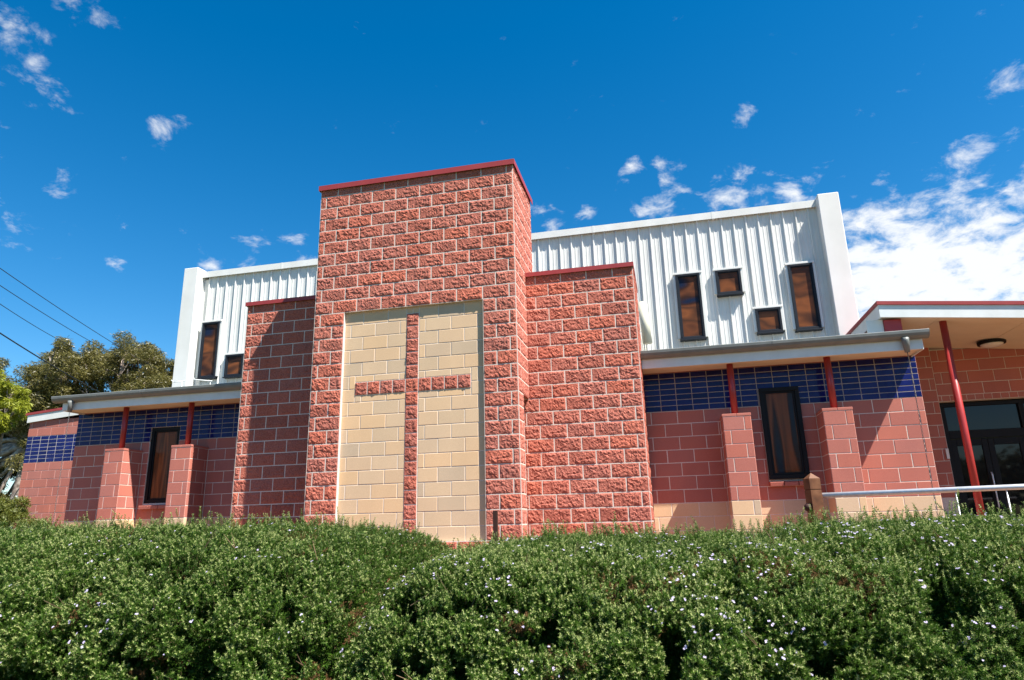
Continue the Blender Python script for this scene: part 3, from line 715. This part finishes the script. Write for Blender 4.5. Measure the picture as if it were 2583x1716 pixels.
tube('rail', [(-.02, 0, 1.722 - gz), (6.0, 0, 1.80 - gz)], .028, M_alu, hr, 16)
for x in (1.30, 1.77, 3.2, 4.6): tube('baluster', [(x, 0.0, 0), (x, 0.0, 1.722 - gz + .0129 * x - .015)], .008, M_alu, hr, 8)
bm = bmesh.new(); add_box(bm, 3.32, 3.365, -2.0, -1.992, ground_z(0, -2), 1.645); add_box(bm, 3.357, 3.365, -1.9915, -1.955, ground_z(0, -2), 1.645)
tag(bm_obj('steel_stake', bm, M_dsteel), 'thin rusty steel angle stake standing behind the hedge before the tower', 'stake')

# ------------------------------------------------------------------ foliage tools
def scatter(name, parent, pts, rots, scl, sources, pick=None):
    """stuff: many small copies on points, made by a small geometry-node group"""
    n = len(pts); me = bpy.data.meshes.new(name); me.vertices.add(n)
    me.vertices.foreach_set('co', np.asarray(pts, np.float32).ravel())
    a = me.attributes.new('rot', 'FLOAT_VECTOR', 'POINT'); a.data.foreach_set('vector', np.asarray(rots, np.float32).ravel())
    a = me.attributes.new('scl', 'FLOAT', 'POINT'); a.data.foreach_set('value', np.asarray(scl, np.float32))
    a = me.attributes.new('pick', 'INT', 'POINT'); a.data.foreach_set('value', np.asarray(pick if pick is not None else RNG.integers(0, len(sources), n), np.int32))
    o = link(bpy.data.objects.new(name, me), parent); o['kind'] = 'stuff'
    c = bpy.data.collections.new(name + '_sources')
    for s in sources: c.objects.link(s)
    ng = bpy.data.node_groups.new(name, 'GeometryNodeTree')
    ng.interface.new_socket('Geometry', in_out='INPUT', socket_type='NodeSocketGeometry'); ng.interface.new_socket('Geometry', in_out='OUTPUT', socket_type='NodeSocketGeometry')
    N = ng.nodes; L = ng.links
    gi = N.new('NodeGroupInput'); go = N.new('NodeGroupOutput'); ip = N.new('GeometryNodeInstanceOnPoints'); ci = N.new('GeometryNodeCollectionInfo')
    ci.inputs[0].default_value = c; ci.inputs['Separate Children'].default_value = True; ci.inputs['Reset Children'].default_value = True
    def att(nm, ty):
        x = N.new('GeometryNodeInputNamedAttribute'); x.data_type = ty; x.inputs[0].default_value = nm; return x.outputs[0]
    L.new(gi.outputs[0], ip.inputs['Points']); L.new(ci.outputs[0], ip.inputs['Instance']); ip.inputs['Pick Instance'].default_value = True
    L.new(att('pick', 'INT'), ip.inputs['Instance Index'])
    e2r = N.new('FunctionNodeEulerToRotation'); L.new(att('rot', 'FLOAT_VECTOR'), e2r.inputs[0]); L.new(e2r.outputs[0], ip.inputs['Rotation'])
    L.new(att('scl', 'FLOAT'), ip.inputs['Scale']); L.new(ip.outputs[0], go.inputs[0])
    md = o.modifiers.new('scatter', 'NODES'); md.node_group = ng
    return o
def source(name, vs, fs, mis, mats):
    me = bpy.data.meshes.new(name); me.from_pydata(vs, [], fs); me.update()
    for mm in mats: me.materials.append(mm)
    me.polygons.foreach_set('material_index', mis); return bpy.data.objects.new(name, me)
def leaf(vs, fs, mis, base, dirv, up, ln, wd, mi, droop=.15):
    d = dirv.normalized(); s = d.cross(up)
    s = s.normalized() if s.length > 1e-4 else Vector((1, 0, 0)); nrm_ = s.cross(d)
    k = len(vs); mid = base + d * ln * .5 + nrm_ * ln * .04; tip = base + d * ln - nrm_ * ln * droop
    vs += [tuple(base), tuple(mid + s * wd / 2), tuple(tip), tuple(mid - s * wd / 2)]; fs += [(k, k + 1, k + 2), (k, k + 2, k + 3)]; mis += [mi, mi]
def sprig(seed, whorls=5, gap=.0085, ln=.020, wd=.0054, pale=1, curve=.4):
    r = random.Random(seed); vs = []; fs = []; mis = []
    ax = Vector((0, 0, 1)); bend = Vector((r.uniform(-1, 1), r.uniform(-1, 1), 0)) * curve
    p = Vector((0, 0, 0)); path = [p.copy()]
    for w in range(whorls):
        ax = (Vector((0, 0, 1)) + bend * (w / whorls)).normalized(); p = p + ax * gap; path.append(p.copy())
        ph = r.uniform(0, 6.28); top = w >= whorls - pale; open_ = .95 - .5 * (w / whorls) ** 2
        for k in range(4 if w < whorls - 1 else 5):
            t = ph + k * math.pi / 2 + r.uniform(-.3, .3); u = Vector((math.cos(t), math.sin(t), 0))
            d = (u * open_ + ax * (.5 + .6 * w / whorls)).normalized()
            leaf(vs, fs, mis, p, d, ax, ln * r.uniform(.75, 1.15) * (.8 if top else 1), wd * r.uniform(.85, 1.2), 1 if top and r.random() < .75 else 0)
    k = len(vs); q = path[-1]
    vs += [(.0008, 0, 0), (-.0008, .0006, 0), (-.0004, -.0009, 0), tuple(q)]; fs += [(k, k + 1, k + 3), (k + 1, k + 2, k + 3), (k + 2, k, k + 3)]; mis += [2] * 3
    return source('sprig', vs, fs, mis, [M_leaf, M_leafpale, M_twig])
def flower(seed):
    r = random.Random(seed); vs = []; fs = []; mis = []
    for c in range(r.choice((1, 2, 2, 3))):
        o = Vector((r.uniform(-.010, .010), r.uniform(-.010, .010), .004 + r.uniform(0, .006))) if c else Vector((0, 0, .006))
        for k in range(5):
            t = k * 1.2566 + r.uniform(-.15, .15); u = Vector((math.cos(t), math.sin(t), .35 + r.uniform(-.2, .2)))
            leaf(vs, fs, mis, o, u, Vector((0, 0, 1)), .0105 * r.uniform(.8, 1.15), .0075, 0, .1)
    return source('blossom', vs, fs, mis, [M_petal])
sprigs = [sprig(i) for i in range(5)] + [sprig(11, 6, .009, .020, .0056, 3, .6), sprig(12, 5, .010, .021, .0056, 0, .5), sprig(13, 5, .009, .019, .0052, 0, .4)]
dead_sprig = sprig(77, 5, .010, .017, .004, 0, .6)
for i_ in range(2): dead_sprig.data.materials[i_] = M_dead
sprigs.append(dead_sprig)
shoots = [sprig(30 + i, 11, .011, .019, .0046, 3, .35) for i in range(3)]
flowers = [flower(i) for i in range(5)]
def euler_from_dir(d, spin):
    z = d / np.linalg.norm(d, axis=1, keepdims=True); out = []
    for v, s in zip(z, spin): out.append(tuple((Vector(v).to_track_quat('Z', 'Y').to_matrix() @ Matrix.Rotation(s, 3, 'Z')).to_euler()))
    return np.array(out)
def vnoise(Pn, f, o=0.0):
    return np.array([noise.noise(Vector((p[0] * f + o, p[1] * f + o * .7, p[2] * f))) for p in Pn])

# ------------------------------------------------------------------ hedge of three clipped shrubs
YC, AY = -4.0, 2.35
def hedge_h(x):
    h = float(np.interp(x, [-4, 2.2, 2.85, 3.4, 3.8, 5.2, 6.5, 8], [1.54, 1.53, 1.46, 1.30, 1.345, 1.375, 1.42, 1.46]))
    return h + .05 * noise.noise(Vector((x * 1.3, 4.2, 0))) + .045 * noise.noise(Vector((x * 3.4, 1.2, 0)))
def shrub(name, label, x0, x1, n, nfl, seed, ends):
    rng = np.random.default_rng(seed)
    cx = (x0 + x1) / 2
    root = thing(name, label, 'shrub', (cx, YC, 0), 'flowering shrubs forming the hedge')
    def shell(cnt, depth_scale, gaps=True):
        m_ = cnt * 3
        x = rng.uniform(x0, x1, m_); th = rng.beta(1.35, 2.6, m_) * math.pi
        # rounded ends where the shrub meets a gap
        e = np.ones(m_)
        for xe, rad in ends: e = np.minimum(e, np.clip(np.abs(x - xe) / rad, 0, 1))
        e = np.sqrt(1 - (1 - e) ** 2)
        H = np.array([hedge_h(v) for v in x]) * (.80 + .20 * e); A = AY * (.86 + .14 * e)
        ct = np.cos(th); P0 = np.stack([x, YC - A * .84 * np.sign(ct) * np.abs(ct) ** .62, H * np.sin(th) ** .55], 1)
        Nn = np.stack([np.zeros(m_), -np.sign(ct) * np.abs(ct) ** 1.3 / A, np.sin(th) ** 1.6 / np.maximum(H, .2)], 1); Nn /= np.linalg.norm(Nn, axis=1, keepdims=True)
        for xe, rad in ends:
            k = np.clip(1 - np.abs(x - xe) / rad, 0, 1); Nn[:, 0] += np.sign(xe - cx) * k * .35
        Nn /= np.linalg.norm(Nn, axis=1, keepdims=True)
        l1 = vnoise(P0, 1.7, seed); l2 = vnoise(P0, 4.2, seed + 3); l3 = vnoise(P0, 9.5, seed + 9)
        d = rng.exponential(depth_scale, m_)
        up = np.clip(Nn[:, 2], 0, 1)
        # lumpy front, flatter clipped top
        amp = 1 - .75 * up ** 3
        Q = P0 + Nn * ((.13 * l1 + .12 * l2 + .075 * l3) * amp - d)[:, None]
        keep = np.ones(m_, bool)
        if gaps:
            g1 = l1 * .25 + l2 * .85 + .75 * l3
            keep &= ~((g1 < -.25) & (d < .18) & (up < .93))
            keep &= ~((g1 < -.37) & (d < .42) & (up < .88))
            hole = ((Q[:, 0] - 3.42) ** 2 / .15 ** 2 + (Q[:, 2] - 1.12) ** 2 / .13 ** 2) < 1; keep &= ~(hole & (rng.random(m_) < .9))
        keep &= Q[:, 2] > np.array([ground_z(0, v) for v in Q[:, 1]]) + .02
        i = np.where(keep)[0][:cnt]
        return Q[i], Nn[i], d[i], th[i]
    Q, Nn, d, th = shell(n, .085)
    dr = Nn * .8 + np.array([.30, 0, .35]) + rng.normal(0, .62, Q.shape)
    scl = rng.uniform(.5, 1.05, len(Q)) * (1 + .12 * vnoise(Q, 1.3, 40))
    pick = rng.integers(0, 5, len(Q)); inner = d > .05; pick[inner] = rng.choice([6, 7, 0, 1], inner.sum()); pale = (~inner) & (rng.random(len(Q)) < .30); pick[pale] = 5
    dead = (vnoise(Q, 3.1, seed + 50) + rng.normal(0, .06, len(Q)) > .46) & (d > .02); pick[dead] = 8
    scatter('foliage', root, Q - np.array([cx, YC, 0]), euler_from_dir(dr, rng.uniform(0, 6.28, len(Q))), scl, sprigs, pick)
    # a darker, sparser interior behind the leafy shell
    Q, Nn, d, th = shell(int(n * .4), .16, False)
    Q = Q - Nn * .17; dr = Nn * .6 + rng.normal(0, .8, Q.shape)
    scatter('inner_foliage', root, Q - np.array([cx, YC, 0]), euler_from_dir(dr, rng.uniform(0, 6.28, len(Q))), rng.uniform(1.1, 1.8, len(Q)), sprigs, rng.choice([6, 7], len(Q)))
    # long young shoots along the top
    m2 = int(760 * (x1 - x0) / 3)
    x = rng.uniform(x0 + .1, x1 - .1, m2); y = YC + rng.uniform(-1.7, .9, m2)
    ee = np.ones(m2)
    for xe, rad in ends: ee = np.minimum(ee, np.clip(np.abs(x - xe) / rad, 0, 1))
    ee = np.sqrt(1 - (1 - ee) ** 2)
    z = np.array([hedge_h(v) for v in x]) * (.80 + .20 * ee) * np.sqrt(np.clip(1 - ((y - YC) / AY) ** 2, 0, 1)) ** .75
    Ps = np.stack([x, y, z - .03 + rng.exponential(.018, m2)], 1); ds = np.array([0, -.1, 1.0]) + rng.normal(0, .35, Ps.shape)
    scatter('young_shoots', root, Ps - np.array([cx, YC, 0]), euler_from_dir(ds, rng.uniform(0, 6.28, m2)), rng.uniform(.6, 1.25, m2), shoots)
    Q, Nn, d, th = shell(nfl * 3, .012, True)
    cl_n = vnoise(Q, 2.3, seed + 20); i = np.where(cl_n + rng.normal(0, .12, len(Q)) > (.02 if seed != 3 else -.06))[0][:nfl]
    Q = Q[i] + Nn[i] * .035; dr = Nn[i] + np.array([0, -.3, .4]) + rng.normal(0, .3, Q.shape)
    scatter('blossoms', root, Q - np.array([cx, YC, 0]), euler_from_dir(dr, rng.uniform(0, 6.28, len(Q))), rng.uniform(.42, .78, len(Q)), flowers)
    # woody stems and bare twigs
    bm = bmesh.new(); r = random.Random(seed)
    for k in range(int((x1 - x0) * 4)):
        b = Vector((r.uniform(x0 + .3, x1 - .3), r.uniform(YC - 1.5, YC + .8), .1)); gz_ = ground_z(0, b.y); b.z = gz_
        for s in range(4):
            t = Vector((b.x + r.uniform(-.6, .6), b.y + r.uniform(-.8, .4), gz_ + (1.25 - gz_) * r.uniform(.5, .95)))
            m_ = b.lerp(t, .5) + Vector((r.uniform(-.12, .12), r.uniform(-.12, .12), r.uniform(0, .1)))
            add_tube(bm, [b - root.location, m_ - root.location, t - root.location], [.012, .008, .003], 5, False)
    Q, Nn, d, th = shell(int((x1 - x0) * 14), .03, False)
    for p, nn in zip(Q, Nn):
        p = Vector(p); dv = (Vector(nn) * .5 + Vector((r.uniform(-1, 1), r.uniform(-.3, .3), r.uniform(0, .9)))).normalized() * r.uniform(.05, .15)
        q = p + dv
        add_tube(bm, [p - dv * .6 - root.location, p - root.location, q - root.location], [.0032, .0026, .0012], 4, False)
        if r.random() < .6:
            q2 = p + (dv + Vector((r.uniform(-.06, .06), 0, r.uniform(0, .06)))) * .7; add_tube(bm, [p - root.location, q2 - root.location], [.002, .001], 4, False)
    bm_obj('branches', bm, M_twig, root)['kind'] = 'stuff'
    return root
shrub('rosemary_shrub', 'broad pale-tipped shrub left of the gap below the cross', -3.2, 3.36, 92000, 480, 1, [(3.36, .45)])
shrub('rosemary_shrub', 'green shrub with lilac flowers below the right stepped wall', 3.44, 5.45, 52000, 460, 2, [(3.44, .5)])
shrub('rosemary_shrub', 'dense flowering shrub below the handrail and timber post', 5.45, 9.2, 70000, 1150, 3, [])

# ------------------------------------------------------------------ trees
def cards(vs, fs, c, n, rad, ln, wd, rng, drop):
    """n leaf blades round centre c"""
    for _ in range(n):
        v = Vector(rng.normal(0, 1, 3)); v.normalize(); p = c + Vector((v.x * rad[0], v.y * rad[1], v.z * rad[2])) * float(rng.uniform(.35, 1) ** .6)
        d = Vector((rng.normal(0, 1), rng.normal(0, 1), rng.normal(-drop, .6))).normalized(); s = d.cross(Vector(rng.normal(0, 1, 3))).normalized()
        L_ = ln * rng.uniform(.7, 1.3); w_ = wd * rng.uniform(.7, 1.3); k = len(vs)
        vs += [tuple(p), tuple(p + d * L_ * .5 + s * w_ * .5), tuple(p + d * L_), tuple(p + d * L_ * .5 - s * w_ * .5)]; fs.append((k, k + 1, k + 2, k + 3))
def tree(name, label, base, clumps, trunk_r, m_leaf, seed, per=160, ln=.26, wd=.07, crad=(.75, .75, .5), sub=6, fork=None, drop=.5, group=None, spread=1.0):
    """clumps: list of (x,y,z,size). Limbs run from the trunk to each; each clump is several leafy sprays"""
    rng = np.random.default_rng(seed); base = Vector(base); root = thing(name, label, 'tree', tuple(base), group)
    bm = bmesh.new(); fork = Vector(fork) if fork else base + Vector((0, 0, 2.5))
    add_tube(bm, [Vector((0, 0, -.2)), (fork - base) * .5 + Vector((.12, .05, 0)), fork - base], [trunk_r * 1.25, trunk_r, trunk_r * .8], 10, False)
    vs = []; fs = []
    for (x, y, z, s) in clumps:
        c = Vector((x, y, z)); mid = fork.lerp(c, .5) + Vector((rng.normal(0, .35), rng.normal(0, .35), rng.normal(-.1, .3)))
        q1 = fork.lerp(mid, .5) + Vector(rng.normal(0, .15, 3))
        add_tube(bm, [p - base for p in (fork, q1, mid, c)], [trunk_r * .55, trunk_r * .42, trunk_r * .3, trunk_r * .12], 7, False)
        for k in range(sub):
            o = c + Vector((rng.normal(0, .55), rng.normal(0, .55), rng.normal(0, .36))) * s * spread
            add_tube(bm, [p - base for p in (mid.lerp(c, rng.uniform(.3, 1)), c.lerp(o, .6) + Vector(rng.normal(0, .08, 3)), o)], [trunk_r * .13, trunk_r * .08, trunk_r * .03], 5, False)
            cards(vs, fs, o - base, int(per * rng.uniform(.6, 1.4)), [r * s * rng.uniform(.6, 1.0) for r in crad], ln, wd, rng, drop)
    bm_obj('trunk', bm, M_bark, root, True)
    cr = mesh_obj('crown', vs, fs, m_leaf, root); cr['kind'] = 'stuff'
    return root
G0 = .72
rt = random.Random(3)
def mass(n, x0, x1, y, top, bot, size, holes=()):
    """clump centres filling a crown outline; top(x), bot(x) give its edges"""
    out = []; tries = 0
    while len(out) < n and tries < 4000:
        tries += 1
        x = rt.uniform(x0, x1); z = rt.uniform(bot(x), top(x)); s_ = size * rt.uniform(.8, 1.2)
        if any((x - hx) ** 2 / hr ** 2 + (z - hz) ** 2 / hr ** 2 < 1 for hx, hz, hr in holes): continue
        if any((x - o[0]) ** 2 + (z - o[2]) ** 2 < (.62 * size) ** 2 for o in out): continue
        out.append((x, y + rt.uniform(-1.2, 1.2), z, s_))
    return out
def prof(pts):
    xs, zs = zip(*pts); return lambda x: float(np.interp(x, xs, zs))
cl1 = mass(58, -36, -27.6, 22, prof([(-36, 10.4), (-33, 10.8), (-31.8, 12.3), (-30.6, 11.3), (-29.4, 11.7), (-27.6, 11.8)]), prof([(-36, 2.2), (-31.0, 2.3), (-29.8, 4.2), (-29.0, 5.6), (-27.6, 8.6)]), 1.0, [(-28.0, 8.0, .5), (-31.2, 10.2, .6), (-28.6, 6.2, .7)])
tree('eucalyptus_tree', 'tall dark eucalyptus with pale forked trunk at the left edge', (-30.6, 22, G0), cl1, .36, M_euc, 5, 620, .19, .036, sub=5, fork=(-29.6, 22, 6.6), group='eucalyptus trees behind the church')
cl2 = mass(42, -29.6, -23.0, 24, prof([(-29.6, 11.8), (-27.8, 12.6), (-26, 12.4), (-24.6, 11.6), (-23.2, 11.0)]), prof([(-29.6, 8.4), (-27.8, 7.4), (-23.2, 7.0)]), .95, [(-28.9, 10.3, .5), (-26.4, 9.9, .35)])
tree('eucalyptus_tree', 'olive-brown eucalyptus crown rising above the left wing roof', (-25.4, 24, G0), cl2, .34, M_euc, 9, 640, .19, .036, sub=5, fork=(-25.4, 24, 6.0), group='eucalyptus trees behind the church')
cl3 = mass(34, -24.6, -18.9, 26, prof([(-24.6, 11.2), (-23.6, 11.5), (-22.4, 10.9), (-21, 10.4), (-18.9, 9.0)]), prof([(-24.6, 7.2), (-18.9, 7.0)]), .95)
tree('eucalyptus_tree', 'lower eucalyptus crown touching the white corner column', (-21.9, 26, G0), cl3, .28, M_euc, 12, 640, .19, .036, sub=5, fork=(-21.9, 26, 6.0), group='eucalyptus trees behind the church')
cl4 = [(-15.8, 8, 6.0, .6), (-15.1, 8, 5.9, .45), (-15.4, 7.7, 5.4, .5), (-14.7, 8, 5.4, .38), (-15.9, 8, 5.0, .45), (-15.0, 7.8, 5.05, .36), (-16.8, 8, 5.6, .8), (-16.9, 8.2, 6.6, .7)]
tree('wattle_tree', 'bright yellow-green wattle crown at the far left edge', (-17.2, 8, G0), cl4, .14, M_wat, 21, 260, .15, .03, (.55, .55, .45), 6, fork=(-16.9, 8, 3.2), drop=.7)
cl5 = [(-3.5, -2, 1.78, .32), (-3.1, -2, 1.84, .26), (-2.8, -2, 1.78, .24), (-2.55, -2, 1.6, .22), (-3.1, -2.2, 1.6, .3), (-2.7, -2.2, 1.55, .28), (-3.7, -2, 1.9, .3), (-3.6, -2.1, 1.5, .3)]
sb = tree('feathery_shrub', 'feathery olive shrub rising above the hedge at the left edge', (-3.0, -2, .66), cl5, .03, M_bush, 31, 900, .05, .009, (.5, .5, .45), 6, fork=(-3.0, -2, 1.1), drop=-.4)
sb['category'] = 'shrub'

# ------------------------------------------------------------------ trees across the street, mirrored in the entrance glass
rng = np.random.default_rng(77); vs = []; fs = []
for x in np.arange(-46, 62, 2.1):
    H = 5.6 + 2.2 * noise.noise(Vector((x * .13, 2, 0))) + 1.2 * noise.noise(Vector((x * .5, 7, 0)))
    for k in range(9):
        c = Vector((x + rng.normal(0, 1.0), -44 + rng.normal(0, 1.6), H * rng.uniform(.08, 1.0)))
        cards(vs, fs, c, 70, [1.5, 1.3, 1.0], .75, .34, rng, .3)
tl = mesh_obj('treeline', vs, fs, M_euc); tl['kind'] = 'stuff'; tl['label'] = 'far line of trees across the street behind the viewer'

# ------------------------------------------------------------------ overhead wires
def wire(name, a, b, rad, label, sag=.25):
    a = Vector(a); b = Vector(b); a = a + (a - b) * .35; pts = []
    for i in range(25):
        t = i / 24; p = a.lerp(b, t); p.z -= sag * 4 * t * (1 - t); pts.append(p)
    return tag(tube(name, pts, rad, M_wire, None, 6), label, 'power line', 'overhead wires crossing the sky')
wire('power_line', (-11.84, 2.7, 9.12), (-19.28, 18.92, 9.41), .011, 'topmost thin wire crossing the sky above the trees')
wire('power_line', (-11.92, 2.84, 8.69), (-20.4, 17.79, 9.8), .011, 'second wire down from the top crossing the sky')
wire('power_line', (-11.99, 2.97, 8.30), (-21.71, 16.4, 10.04), .011, 'third wire down, ending first behind the tree crowns')
wire('power_line', (-12.1, 3.2, 7.56), (-20.44, 18.33, 7.59), .02, 'lowest thick cable crossing in front of the tree crowns')
